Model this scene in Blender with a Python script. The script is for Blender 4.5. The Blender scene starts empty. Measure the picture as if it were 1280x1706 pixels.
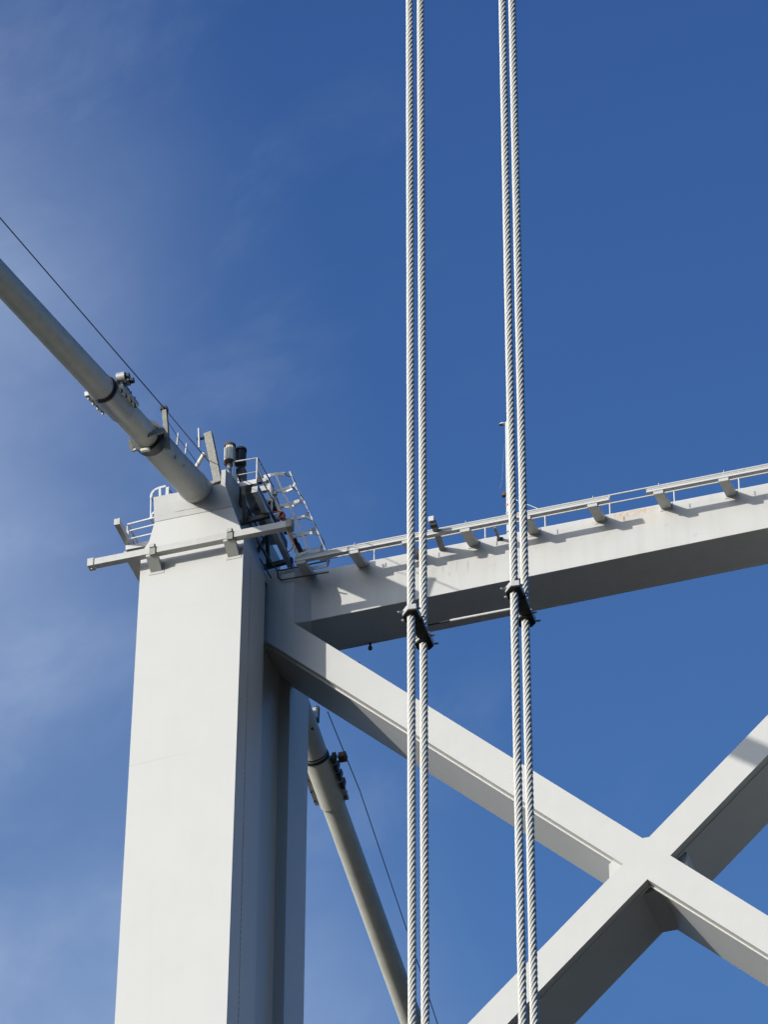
import bpy, math, random
from mathutils import Vector, Matrix
R = math.radians
random.seed(7)
S = bpy.context.scene

# ------------------------------------------------------------------ camera
F = 8000.0                                   # focal length in pixels of the 1280 x 1706 photograph
CAM = Vector((31.2, 0.0, 1.7))
PITCH, YAW, ROLL = R(39.5), R(17.4), R(0.12)
fw = Vector((-math.sin(YAW)*math.cos(PITCH), math.cos(YAW)*math.cos(PITCH), math.sin(PITCH)))
r0 = Vector((math.cos(YAW), math.sin(YAW), 0)); u0 = r0.cross(fw)
rt = math.cos(ROLL)*r0 + math.sin(ROLL)*u0
up = -math.sin(ROLL)*r0 + math.cos(ROLL)*u0
cd = bpy.data.cameras.new('camera'); cam = bpy.data.objects.new('camera', cd)
S.collection.objects.link(cam)
cam.matrix_world = Matrix(((rt.x, up.x, -fw.x, CAM.x), (rt.y, up.y, -fw.y, CAM.y), (rt.z, up.z, -fw.z, CAM.z), (0, 0, 0, 1)))
cd.sensor_fit = 'VERTICAL'; cd.sensor_height = 24.0; cd.lens = F/1706*24.0
cd.clip_start = 0.1; cd.clip_end = 20000
S.camera = cam

# ------------------------------------------------------------------ sun, sky, exposure
TO_SUN = Vector((-0.81, -1.0, 0.300)).normalized()
EL = math.asin(TO_SUN.z); AZ = math.atan2(TO_SUN.x, TO_SUN.y)
sd = bpy.data.lights.new('sun', 'SUN'); sun = bpy.data.objects.new('sun', sd); S.collection.objects.link(sun)
sd.energy = 2.75; sd.angle = R(0.5); sd.color = (1.0, 0.962, 0.90)
sun.rotation_euler = TO_SUN.to_track_quat('Z', 'Y').to_euler(); sun.location = (0, -40, 150)
W = bpy.data.worlds.new('World'); S.world = W; W.use_nodes = True
wn, wl = W.node_tree.nodes, W.node_tree.links
wn.clear()
def N(t, **kw):
    n = wn.new(t)
    for k, v in kw.items(): setattr(n, k, v)
    return n
SKY_TINT = [(0.0, (.02, .07, .12)), (0.30, (.15, .45, .78)), (0.56, (.645, .975, 1.44)), (0.71, (.455, .745, 1.31)), (0.84, (.24, .40, .72)), (1.0, (.12, .20, .36))]
wout = N('ShaderNodeOutputWorld'); wbg = N('ShaderNodeBackground'); wbg.inputs['Strength'].default_value = 0.0824
sky = N('ShaderNodeTexSky', sky_type='NISHITA', sun_disc=False, sun_elevation=EL, sun_rotation=AZ % (2*math.pi))
sky.altitude = 0; sky.air_density = 1.0; sky.dust_density = 0.3; sky.ozone_density = 1.6
tint = N('ShaderNodeMix', data_type='RGBA', blend_type='MULTIPLY'); tint.inputs[0].default_value = 1.0
wl.new(sky.outputs[0], tint.inputs[6])
tc = N('ShaderNodeTexCoord')
# depth of blue by height above the horizon: deeper towards the zenith, subdued low over the land
sz = N('ShaderNodeSeparateXYZ'); wl.new(tc.outputs['Generated'], sz.inputs[0])
grad = N('ShaderNodeValToRGB'); wl.new(sz.outputs['Z'], grad.inputs[0])
ce = grad.color_ramp.elements
while len(ce) < 6: ce.new(0.5)
for e_, (p_, c_) in zip(ce, SKY_TINT): e_.position = p_; e_.color = (*c_, 1)
wl.new(grad.outputs[0], tint.inputs[7])
# thin cirrus: two layers of stretched noise, thicker towards the west (left of the tower)
mp = N('ShaderNodeMapping'); mp.inputs['Location'].default_value = (5.5, 5.5, 1.1); mp.inputs['Rotation'].default_value = (0.5, 0.35, 0.6); mp.inputs['Scale'].default_value = (12, 17, 10)
wl.new(tc.outputs['Generated'], mp.inputs[0])
n1 = N('ShaderNodeTexNoise'); n1.inputs['Scale'].default_value = 1.0; n1.inputs['Detail'].default_value = 6; n1.inputs['Roughness'].default_value = 0.5; n1.inputs['Distortion'].default_value = 0.35
wl.new(mp.outputs[0], n1.inputs['Vector'])
ramp = N('ShaderNodeMapRange', interpolation_type='SMOOTHSTEP'); ramp.inputs[1].default_value = 0.32; ramp.inputs[2].default_value = 0.70; ramp.inputs[3].default_value = 0.50; ramp.inputs[4].default_value = 1.35
wl.new(n1.outputs['Fac'], ramp.inputs[0])
west = N('ShaderNodeVectorMath', operation='DOT_PRODUCT'); west.inputs[1].default_value = (-1.02, -0.087, -0.27)
wl.new(tc.outputs['Generated'], west.inputs[0])
wr = N('ShaderNodeMapRange', interpolation_type='SMOOTHSTEP'); wr.inputs[1].default_value = -0.012; wr.inputs[2].default_value = 0.09
wl.new(west.outputs['Value'], wr.inputs[0])
mp2 = N('ShaderNodeMapping'); mp2.inputs['Location'].default_value = (1.3, 0.4, 2.0); mp2.inputs['Rotation'].default_value = (0.3, 0.9, 0.5); mp2.inputs['Scale'].default_value = (22, 52, 20)
wl.new(tc.outputs['Generated'], mp2.inputs[0])
n2 = N('ShaderNodeTexNoise'); n2.inputs['Scale'].default_value = 1.0; n2.inputs['Detail'].default_value = 9; n2.inputs['Roughness'].default_value = 0.58; n2.inputs['Distortion'].default_value = 0.3
wl.new(mp2.outputs[0], n2.inputs['Vector'])
r2 = N('ShaderNodeMapRange'); r2.inputs[1].default_value = 0.34; r2.inputs[2].default_value = 0.70; r2.inputs[3].default_value = 0.88; r2.inputs[4].default_value = 1.14
wl.new(n2.outputs['Fac'], r2.inputs[0])
wm = N('ShaderNodeMath', operation='MULTIPLY'); wl.new(ramp.outputs[0], wm.inputs[0]); wl.new(r2.outputs[0], wm.inputs[1])
# a few faint strands reach farther east
r3 = N('ShaderNodeMapRange', interpolation_type='SMOOTHSTEP'); r3.inputs[1].default_value = 0.50; r3.inputs[2].default_value = 0.80; r3.inputs[4].default_value = 0.26
wl.new(n2.outputs['Fac'], r3.inputs[0])
wr3 = N('ShaderNodeMapRange', interpolation_type='SMOOTHSTEP'); wr3.inputs[1].default_value = -0.065; wr3.inputs[2].default_value = 0.02
wl.new(west.outputs['Value'], wr3.inputs[0])
st3 = N('ShaderNodeMath', operation='MULTIPLY'); wl.new(r3.outputs[0], st3.inputs[0]); wl.new(wr3.outputs[0], st3.inputs[1])
mulA = N('ShaderNodeMath', operation='MULTIPLY'); wl.new(wm.outputs[0], mulA.inputs[0]); wl.new(wr.outputs[0], mulA.inputs[1])
mul = N('ShaderNodeMath', operation='ADD'); wl.new(mulA.outputs[0], mul.inputs[0]); wl.new(st3.outputs[0], mul.inputs[1])
mul2 = N('ShaderNodeMath', operation='MULTIPLY'); wl.new(mul.outputs[0], mul2.inputs[0]); mul2.inputs[1].default_value = 0.31
cmix = N('ShaderNodeMix', data_type='RGBA'); wl.new(mul2.outputs[0], cmix.inputs[0]); wl.new(tint.outputs[2], cmix.inputs[6])
cmix.inputs[7].default_value = (3.95, 4.85, 6.4, 1)
# bright veil of thin cloud round the sun, behind the camera
sdot = N('ShaderNodeVectorMath', operation='DOT_PRODUCT'); sdot.inputs[1].default_value = TO_SUN; wl.new(tc.outputs['Generated'], sdot.inputs[0])
smax = N('ShaderNodeMath', operation='MAXIMUM'); smax.inputs[1].default_value = 0; wl.new(sdot.outputs['Value'], smax.inputs[0])
spow = N('ShaderNodeMath', operation='POWER'); spow.inputs[1].default_value = 10; wl.new(smax.outputs[0], spow.inputs[0])
glow = N('ShaderNodeMix', data_type='RGBA', blend_type='ADD'); wl.new(spow.outputs[0], glow.inputs[0]); wl.new(cmix.outputs[2], glow.inputs[6]); glow.inputs[7].default_value = (29, 28.4, 27.2, 1)
wl.new(glow.outputs[2], wbg.inputs['Color']); wl.new(wbg.outputs[0], wout.inputs[0])
S.cycles.sample_clamp_indirect = 80            # let the sun's glint off the river reach the undersides
S.view_settings.view_transform = 'Standard'; S.view_settings.look = 'None'; S.view_settings.gamma = 1; S.view_settings.exposure = 0.70

# ------------------------------------------------------------------ survey helpers: where a measured sight line meets a plane of the bridge
def at(px, py, axis, val):
    d = (px-640)/F*rt - (py-853)/F*up + fw
    return CAM + d*((val-CAM[axis])/d[axis])
def aty(px, py, y): return at(px, py, 1, y)
def atx(px, py, x): return at(px, py, 0, x)

# ------------------------------------------------------------------ materials
def material(name, col, rough=0.5, metal=0.0, var=0.08, scale=3.0, streak=0.0, stain=None, spec=0.4, bump=0.0):
    m = bpy.data.materials.new(name); m.use_nodes = True
    n, l = m.node_tree.nodes, m.node_tree.links
    b = n['Principled BSDF']; b.inputs['Roughness'].default_value = rough; b.inputs['Metallic'].default_value = metal
    b.inputs['Specular IOR Level'].default_value = spec
    geo = n.new('ShaderNodeNewGeometry')
    t = n.new('ShaderNodeTexNoise'); t.inputs['Scale'].default_value = scale; t.inputs['Detail'].default_value = 5; t.inputs['Roughness'].default_value = 0.65
    l.new(geo.outputs['Position'], t.inputs['Vector'])
    r = n.new('ShaderNodeMapRange'); r.inputs[1].default_value = 0.25; r.inputs[2].default_value = 0.75
    r.inputs[3].default_value = 1-var; r.inputs[4].default_value = 1+var*0.4
    l.new(t.outputs['Fac'], r.inputs[0])
    mx = n.new('ShaderNodeMix'); mx.data_type = 'RGBA'; mx.blend_type = 'MULTIPLY'; mx.inputs[0].default_value = 1
    mx.inputs[6].default_value = (*[c*0.824 for c in col], 1); l.new(r.outputs[0], mx.inputs[7])
    cur = mx.outputs[2]
    if streak:
        mp = n.new('ShaderNodeMapping'); mp.inputs['Scale'].default_value = (5, 5, 0.22); l.new(geo.outputs['Position'], mp.inputs[0])
        t2 = n.new('ShaderNodeTexNoise'); t2.inputs['Scale'].default_value = 1.0; t2.inputs['Detail'].default_value = 6; l.new(mp.outputs[0], t2.inputs['Vector'])
        r2 = n.new('ShaderNodeMapRange'); r2.inputs[1].default_value = 0.45; r2.inputs[2].default_value = 0.8; r2.inputs[3].default_value = 1; r2.inputs[4].default_value = 1-streak
        l.new(t2.outputs['Fac'], r2.inputs[0])
        m2 = n.new('ShaderNodeMix'); m2.data_type = 'RGBA'; m2.blend_type = 'MULTIPLY'; m2.inputs[0].default_value = 1
        l.new(cur, m2.inputs[6]); l.new(r2.outputs[0], m2.inputs[7]); cur = m2.outputs[2]
    if stain: cur = stain(n, l, geo, cur)
    l.new(cur, b.inputs['Base Color'])
    if bump:
        bp = n.new('ShaderNodeBump'); bp.inputs['Strength'].default_value = bump; bp.inputs['Distance'].default_value = 0.01
        l.new(t.outputs['Fac'], bp.inputs['Height']); l.new(bp.outputs[0], b.inputs['Normal'])
    return m

def patch(n, l, geo, cur, centre, size, colour, amount, scale=(8, 8, 8), lo=0.45, hi=0.65):
    """a patch of its own shape: noise inside a soft ellipsoid"""
    sub = n.new('ShaderNodeVectorMath'); sub.operation = 'SUBTRACT'; sub.inputs[1].default_value = centre; l.new(geo.outputs['Position'], sub.inputs[0])
    dv = n.new('ShaderNodeVectorMath'); dv.operation = 'DIVIDE'; dv.inputs[1].default_value = size; l.new(sub.outputs[0], dv.inputs[0])
    ln = n.new('ShaderNodeVectorMath'); ln.operation = 'LENGTH'; l.new(dv.outputs[0], ln.inputs[0])
    mk = n.new('ShaderNodeMapRange'); mk.inputs[1].default_value = 1.0; mk.inputs[2].default_value = 0.4; l.new(ln.outputs['Value'], mk.inputs[0])
    mp = n.new('ShaderNodeMapping'); mp.inputs['Scale'].default_value = scale; l.new(geo.outputs['Position'], mp.inputs[0])
    t = n.new('ShaderNodeTexNoise'); t.inputs['Scale'].default_value = 1; t.inputs['Detail'].default_value = 4; l.new(mp.outputs[0], t.inputs['Vector'])
    r = n.new('ShaderNodeMapRange'); r.inputs[1].default_value = lo; r.inputs[2].default_value = hi; l.new(t.outputs['Fac'], r.inputs[0])
    m = n.new('ShaderNodeMath'); m.operation = 'MULTIPLY'; l.new(mk.outputs[0], m.inputs[0]); l.new(r.outputs[0], m.inputs[1])
    m2 = n.new('ShaderNodeMath'); m2.operation = 'MULTIPLY'; l.new(m.outputs[0], m2.inputs[0]); m2.inputs[1].default_value = amount
    x = n.new('ShaderNodeMix'); x.data_type = 'RGBA'; l.new(m2.outputs[0], x.inputs[0]); l.new(cur, x.inputs[6]); x.inputs[7].default_value = (*colour, 1)
    return x.outputs[2]

def weld(n, l, geo, cur, z, tilt, x0, x1, amount=0.22):
    """thin weld line across a plate at height z, fading out between x0 and x1"""
    sx = n.new('ShaderNodeSeparateXYZ'); l.new(geo.outputs['Position'], sx.inputs[0])
    a = n.new('ShaderNodeMath'); a.operation = 'MULTIPLY_ADD'; l.new(sx.outputs['X'], a.inputs[0]); a.inputs[1].default_value = -tilt; l.new(sx.outputs['Z'], a.inputs[2])
    d = n.new('ShaderNodeMath'); d.operation = 'SUBTRACT'; l.new(a.outputs[0], d.inputs[0]); d.inputs[1].default_value = z
    ab = n.new('ShaderNodeMath'); ab.operation = 'ABSOLUTE'; l.new(d.outputs[0], ab.inputs[0])
    r = n.new('ShaderNodeMapRange'); r.inputs[1].default_value = 0.022; r.inputs[2].default_value = 0.008; l.new(ab.outputs[0], r.inputs[0])
    fx = n.new('ShaderNodeMapRange'); fx.inputs[1].default_value = x1; fx.inputs[2].default_value = x0; l.new(sx.outputs['X'], fx.inputs[0])
    m = n.new('ShaderNodeMath'); m.operation = 'MULTIPLY'; l.new(r.outputs[0], m.inputs[0]); l.new(fx.outputs[0], m.inputs[1])
    m2 = n.new('ShaderNodeMath'); m2.operation = 'MULTIPLY'; l.new(m.outputs[0], m2.inputs[0]); m2.inputs[1].default_value = amount
    x = n.new('ShaderNodeMix'); x.data_type = 'RGBA'; l.new(m2.outputs[0], x.inputs[0]); l.new(cur, x.inputs[6]); x.inputs[7].default_value = (0.3, 0.29, 0.27, 1)
    return x.outputs[2]

def leg_stain(n, l, geo, cur):
    cur = weld(n, l, geo, cur, 68.45, 0.06, -0.8, 0.3, 0.3)
    cur = weld(n, l, geo, cur, 72.9, 0.0, -1.2, 2.6, 0.10)
    return weld(n, l, geo, cur, 63.2, 0.0, -1.2, 2.4, 0.07)
def beam_stains_and_marks(n, l, geo, cur):
    cur = patch(n, l, geo, cur, (10.28, 86.6, 74.97), (0.85, 0.4, 0.17), (0.46, 0.26, 0.12), 0.75, (12, 5, 9), 0.40, 0.64)
    cur = patch(n, l, geo, cur, (9.48, 86.6, 74.91), (0.22, 0.3, 0.14), (0.42, 0.17, 0.06), 0.8, (14, 5, 12), 0.45, 0.6)
    cur = patch(n, l, geo, cur, (10.43, 86.6, 74.74), (1.1, 0.4, 0.40), (0.50, 0.40, 0.25), 0.42, (6, 4, 2.0), 0.36, 0.70)
    cur = patch(n, l, geo, cur, (13.0, 86.6, 74.85), (0.9, 0.4, 0.25), (0.50, 0.40, 0.27), 0.35, (7, 4, 2.2), 0.42, 0.70)
    cur = patch(n, l, geo, cur, (8.2, 86.6, 74.8), (0.8, 0.4, 0.3), (0.46, 0.40, 0.32), 0.30, (8, 4, 1.6), 0.42, 0.70)
    cur = patch(n, l, geo, cur, (5.83, 86.6, 74.31), (0.65, 0.4, 0.26), (0.30, 0.30, 0.31), 0.75, (13, 3, 2.2), 0.54, 0.62)  # grey mark, its noise drawn out vertically
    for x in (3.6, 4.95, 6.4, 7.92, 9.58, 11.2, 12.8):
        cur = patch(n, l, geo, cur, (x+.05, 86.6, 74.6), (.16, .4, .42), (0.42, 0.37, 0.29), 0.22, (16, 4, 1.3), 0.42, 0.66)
    for x, z, w in ((6.9, 73.95, .10), (8.6, 74.1, .09), (9.1, 74.3, .06), (11.2, 74.2, .07), (12.3, 74.3, .08), (11.9, 73.75, .1), (7.6, 73.6, .07), (4.6, 74.0, .06)):
        cur = patch(n, l, geo, cur, (x-.07, 86.6, z+.19), (w, 0.4, w*1.6), (0.34, 0.31, 0.28), 0.45, (30, 4, 14), 0.46, 0.62)
    return cur
WHITE = (0.575, 0.568, 0.535)
M = {
 'leg': material('leg_white_paint', WHITE, 0.42, 0, 0.03, 0.9, 0.018, leg_stain),
 'beam': material('beam_white_paint', WHITE, 0.42, 0, 0.06, 1.6, 0.09, beam_stains_and_marks),
 'brace': material('brace_white_paint', (0.57, 0.563, 0.53), 0.42, 0, 0.04, 1.3, 0.02),
 'cap': material('saddle_grey_paint', (0.47, 0.465, 0.44), 0.5, 0, 0.08, 3, 0.08),
 'gantry': material('gantry_white_paint', (0.54, 0.535, 0.50), 0.45, 0, 0.10, 6, 0.05),
 'rail': material('handrail_white_paint', (0.60, 0.60, 0.59), 0.4, 0, 0.06, 9),
 'cable': material('cable_cream_paint', (0.66, 0.65, 0.56), 0.5, 0, 0.16, 2.2, 0.0),
 'sleeve': material('sleeve_grey_paint', (0.50, 0.50, 0.465), 0.5, 0, 0.10, 4, 0.0),
 'rope': material('rope_white_paint', (0.62, 0.61, 0.56), 0.38, 0, 0.10, 20, 0, None, 0.5),
 'galv': material('galvanised_steel', (0.50, 0.50, 0.48), 0.45, 0.25, 0.22, 14),
 'weath': material('weathered_grey_steel', (0.34, 0.33, 0.285), 0.7, 0, 0.40, 16, 0.15),
 'dark': material('dark_steel', (0.045, 0.047, 0.05), 0.5, 0.3, 0.25, 10),
 'clamp': material('clamp_white_paint', (0.60, 0.59, 0.56), 0.35, 0.1, 0.15, 25),
 'wire': material('wire_steel', (0.10, 0.11, 0.12), 0.5, 0.4, 0.2, 10),
 'underside_dark': material('underside_black', (0.012, 0.012, 0.012), 0.7, 0, 0.2, 10),
 'brown': material('brown_primer', (0.12, 0.078, 0.052), 0.6, 0, 0.25, 12),
 'brass': material('yellowed_lens', (0.80, 0.77, 0.64), 0.18, 0, 0.12, 20, 0, None, 0.7),
 'orange': material('orange_plastic', (0.80, 0.20, 0.10), 0.5, 0, 0.1, 12),
 'bluerope': material('blue_rope', (0.12, 0.22, 0.38), 0.7, 0, 0.1, 12),
 'river': material('river_water', (0.010, 0.014, 0.017), 0.45, 0, 0.3, 0.02, 0, None, 0.5),
 'road': material('road_asphalt', (0.035, 0.035, 0.034), 0.9, 0, 0.3, 2.0),
 'paving': material('footway_paving', (0.05, 0.05, 0.047), 0.85, 0, 0.25, 3.0),
}

# ------------------------------------------------------------------ mesh builder
class MB:
    def __init__(s): s.v = []; s.f = []; s.sm = []
    def add(s, vs, fs, smooth=False):
        o = len(s.v); s.v += [Vector(v) for v in vs]
        for f in fs: s.f.append(tuple(i+o for i in f)); s.sm.append(smooth)
        return s
    def box(s, x0, x1, y0, y1, z0, z1):
        vs = [(x0,y0,z0),(x1,y0,z0),(x1,y1,z0),(x0,y1,z0),(x0,y0,z1),(x1,y0,z1),(x1,y1,z1),(x0,y1,z1)]
        return s.add(vs, [(0,3,2,1),(4,5,6,7),(0,1,5,4),(1,2,6,5),(2,3,7,6),(3,0,4,7)])
    def beam(s, a, b, w, h, upv=(0,0,1)):
        a, b = Vector(a), Vector(b); d = (b-a).normalized(); x = d.cross(Vector(upv))
        if x.length < 1e-4: x = d.cross(Vector((1,0,0)))
        x.normalize(); y = x.cross(d); vs = []
        for p in (a, b):
            for i, j in ((-1,-1),(1,-1),(1,1),(-1,1)): vs.append(p + x*i*w/2 + y*j*h/2)
        return s.add(vs, [(0,1,2,3),(7,6,5,4),(0,4,5,1),(1,5,6,2),(2,6,7,3),(3,7,4,0)])
    def ibeam(s, a, b, w, h, t, upv=(0,0,1)):
        a, b = Vector(a), Vector(b); d = (b-a).normalized(); x = d.cross(Vector(upv)).normalized(); y = x.cross(d)
        o = y*(h/2 - t/2)
        s.beam(a+o, b+o, w, t, y); s.beam(a-o, b-o, w, t, y); s.beam(a, b, t, h-2*t-0.002, y); return s
    def tube(s, pts, r, n=10, cap=True):
        pts = [Vector(p) for p in pts]; rs = r if isinstance(r, (list, tuple)) else [r]*len(pts)
        rings = []; ref = None
        for i, p in enumerate(pts):
            if i == 0: d = pts[1]-p
            elif i == len(pts)-1: d = p-pts[i-1]
            else: d = (pts[i+1]-p).normalized() + (p-pts[i-1]).normalized()
            d.normalize()
            if ref is None: ref = d.orthogonal().normalized()
            ref = (ref - d*ref.dot(d)).normalized(); bi = d.cross(ref)
            rings.append([p + (ref*math.cos(2*math.pi*k/n) + bi*math.sin(2*math.pi*k/n))*rs[i] for k in range(n)])
        vs = [v for q in rings for v in q]; fs = []
        for i in range(len(pts)-1):
            for k in range(n): fs.append((i*n+k, i*n+(k+1)%n, (i+1)*n+(k+1)%n, (i+1)*n+k))
        s.add(vs, fs, True)
        if cap:
            s.add(rings[0], [tuple(range(n))[::-1]]); s.add(rings[-1], [tuple(range(n))])
        return s
    def loft(s, rings, cap0=True, cap1=True):
        n = len(rings[0]); vs = [v for q in rings for v in q]; fs = []
        for i in range(len(rings)-1):
            for k in range(n): fs.append((i*n+k, i*n+(k+1)%n, (i+1)*n+(k+1)%n, (i+1)*n+k))
        if cap0: fs.append(tuple(range(n))[::-1])
        if cap1: fs.append(tuple((len(rings)-1)*n+k for k in range(n)))
        return s.add(vs, fs)
    def prism(s, poly, y0, y1):          # polygon in XZ, extruded along Y
        return s.loft([[(x, y0, z) for x, z in poly], [(x, y1, z) for x, z in poly]])
    def build(s, name, mat, parent=None, origin=None, bevel=0, recalc=True):
        me = bpy.data.meshes.new(name)
        o = bpy.data.objects.new(name, me); S.collection.objects.link(o)
        if parent is not None:
            og = wpos(parent) if origin is None else Vector(origin)
            o.parent = parent; o.location = og - wpos(parent)
        else:
            if origin is None:
                n = len(s.v); og = Vector((sum(v.x for v in s.v)/n, sum(v.y for v in s.v)/n, min(v.z for v in s.v)))
            else: og = Vector(origin)
            o.location = og
        me.from_pydata([tuple(v-og) for v in s.v], [], s.f)
        me.polygons.foreach_set('use_smooth', s.sm)
        import bmesh
        if recalc:
            bm = bmesh.new(); bm.from_mesh(me); bmesh.ops.recalc_face_normals(bm, faces=bm.faces); bm.to_mesh(me); bm.free()
        me.materials.append(M[mat]); me.update()
        if bevel:
            b = o.modifiers.new('bevel', 'BEVEL'); b.width = bevel; b.segments = 2; b.limit_method = 'ANGLE'; b.angle_limit = R(40)
        return o
def wpos(o):
    p = Vector(o.location)
    while o.parent is not None: o = o.parent; p = p + Vector(o.location)
    return p
def tag(o, label, cat, group=None):
    o['label'] = label; o['category'] = cat
    if group: o['group'] = group
    return o
def thing(name, loc, label, cat, group=None):
    o = bpy.data.objects.new(name, None); S.collection.objects.link(o); o.location = loc; o.empty_display_size = 0.3
    return tag(o, label, cat, group)
def structure(o): o['kind'] = 'structure'; return o

# ------------------------------------------------------------------ setting
ZR = -45.0                                   # river level below the deck
structure(MB().add([(-9000,-9000,ZR),(9000,-9000,ZR),(9000,9000,ZR),(-9000,9000,ZR)], [(0,1,2,3)]).build('river', 'river', origin=(0,0,ZR)))
structure(MB().box(1.9, 18.9, -400, 500, -1.0, 0).build('road', 'road', origin=(10.4,0,0)))
structure(MB().box(23.2, 36.5, -400, 500, -1.0, 0).build('pavement', 'paving', origin=(30,0,0)))

# ------------------------------------------------------------------ the tower
CX = 10.4                                    # centre line between the two legs
yF = 84.4; yB = yF+1.85                      # front of the leg, front of the bracing
tower = thing('bridge_tower', (CX, 87, ZR), 'white steel suspension bridge tower with portal beam and crossed diagonal braces', 'bridge tower')
def front_y(z): return yF - 0.017*(74.2-z)
def leg_section(z, mir):
    xl = -1.42 - 0.0045*(74.2-z)*0.9; xr = 1.208 - 0.0015*(74.2-z); r = 0.28; y0 = front_y(z)
    q = [(xl,y0),(xr,y0),(xr,86.05),(xr-r,86.05),(xr-r,88.08),(xr,88.08),(xr,89.53),(xl,89.53),(xl,88.08),(xl+r,88.08),(xl+r,86.05),(xl,86.05)]
    if mir: q = [(2*CX-x, y) for x, y in q][::-1]
    return [(x, y, z) for x, y in q]
CAP = [(74.62,-1.42,1.208,yF),(74.76,-1.415,1.19,yF),(74.88,-1.385,1.155,yF),(75.0,-1.31,1.12,yF),(75.12,-1.225,1.085,yF),(75.34,-1.18,1.02,yF),(75.62,-1.12,.935,yF),(75.715,-1.095,.905,yF),
       (75.72,-1.10,.909,yF-.010),(76.42,-1.115,.715,yF-.11)]
for mir in (0, 1):
    b = MB().loft([leg_section(z, mir) for z in (ZR-2, 0, 30, 55, 65, 74.62)], True, False)
    leg = b.build('leg', 'leg', tower)
    rings = []
    for z, xl, xr, y0 in CAP:
        q = [(xl,y0),(xr,y0),(xr,89.5),(xl,89.5)]
        if mir: q = [(2*CX-x, y) for x, y in q][::-1]
        rings.append([(x, y, z) for x, y in q])
    lower = MB().loft(rings[:8], False, False); lower.build('leg_head', 'leg', tower)
    cap = MB().loft(rings[8:], True, True).build('saddle_housing', 'cap', tower)
    fx = (lambda x: 2*CX-x) if mir else (lambda x: x)
    yy = lambda z: yF-.010-.1*(z-75.72)/.7
    q = [(-.58, 75.88), (.32, 75.88), (.32, 76.40), (-.58, 76.40)]
    MB().loft([[(fx(x), yy(z)-.009, z) for x, z in q], [(fx(x), yy(z)+.05, z) for x, z in q]]).build('doubler_plate', 'cap', tower)
    # plates standing up on both sides of the saddle
    f = (lambda x: 2*CX-x) if mir else (lambda x: x)
    for xa, xb, pts in ((0.60, 0.712, [(84.36,76.30),(84.37,76.92),(84.75,77.06),(85.5,77.27),(88.6,77.35),(88.6,76.30)]), (-0.86, -0.76, [(84.6,76.3),(84.62,76.72),(85.2,76.9),(88.6,77.1),(88.6,76.3)])):
        p = MB().loft([[(f(xa), y, z) for y, z in pts], [(f(xb), y, z) for y, z in pts]])
        p.build('saddle_plate', 'cap', tower)
    # bolt line along the inner side of the front box
    sg = -1 if mir else 1; rings = []; z = 40.0
    while z < 74.4:                          # one continuous strip, scalloped by its bolts
        for dz, d in ((0, .003), (.008, .013), (.085, .013), (.093, .003)):
            x = f(1.208 - 0.0015*(74.2-z-dz)); rings.append([(x-sg*.03, 84.93, z+dz), (x+sg*d, 84.93, z+dz), (x+sg*d, 84.962, z+dz), (x-sg*.03, 84.962, z+dz)])
        z += 0.16
    q = MB().loft(rings).build('seam_strip', 'leg', tower); q['label'] = 'bolted vertical seam strip on the inner side of the leg'

# portal beam: fronts on the gusset plane at the legs, then steps back 120 mm
yBf = yB+0.35                                # front face of the beam
ZT = 75.05
def zb(x): return 73.55 + 0.0133*(x-2)
rings = []
for x, yy, lo in ((0.7, yB+.006, 73.30), (1.88, yB+.006, 73.30), (2.21, yBf, 73.55), (10.4, yBf, None), (18.59, yBf, 73.77), (18.92, yB+.006, 73.5), (20.1, yB+.006, 73.5)):
    z0 = zb(x) if lo is None else lo
    rings.append([(x, yy, z0), (x, yy, ZT), (x, 87.93, ZT), (x, 87.93, max(z0, 73.54))])
MB().loft(rings).build('portal_beam', 'beam', tower, bevel=0.012)
# diagonal braces: a flange plate in front, the box behind it a little deeper
def brace(sgn):
    c = 64.53; half = 0.535; m = 0.968
    def ln(x, off): return c + sgn*m*(CX-x) + off
    xa, xb = 0.72, 2*CX-0.72
    quad = lambda lo, hi: [(xa, ln(xa, lo)), (xb, ln(xb, lo)), (xb, ln(xb, hi)), (xa, ln(xa, hi))]
    d = 0.0 if sgn > 0 else 0.0025
    b = MB().prism(quad(-half, half), yB+d, yB+0.20+d)                          # flange plate
    b.prism(quad(-half-0.05, -half+0.10), yB+0.2015+d, yB+0.245+d)               # backing bar behind its lower lip
    b.prism(quad(-half+0.105, half-0.06), yB+0.2015+d, yB+2.02-d)                # box
    b.prism(quad(-half+0.08, -half+0.104), yB+0.2465+d, yB+2.02-d)
    return b.build('diagonal_brace', 'brace', tower)
o = brace(1); o['label'] = 'brace falling from the left leg to the lower right'
o = brace(-1); o['label'] = 'brace rising from lower left to upper right'
for sg in (1, -1):
    for t_ in (-1.12, 1.12):
        x0 = CX+t_; z0 = 64.53-sg*.968*t_; px, pz = sg*.27*.968, .27
        MB().beam((x0+px*.98, yB+.0047, z0+pz*.98), (x0-px*.98, yB+.0047, z0-pz*.98), .012, .012, (0,1,0)).build('weld_seam', 'brace', tower)
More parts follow.
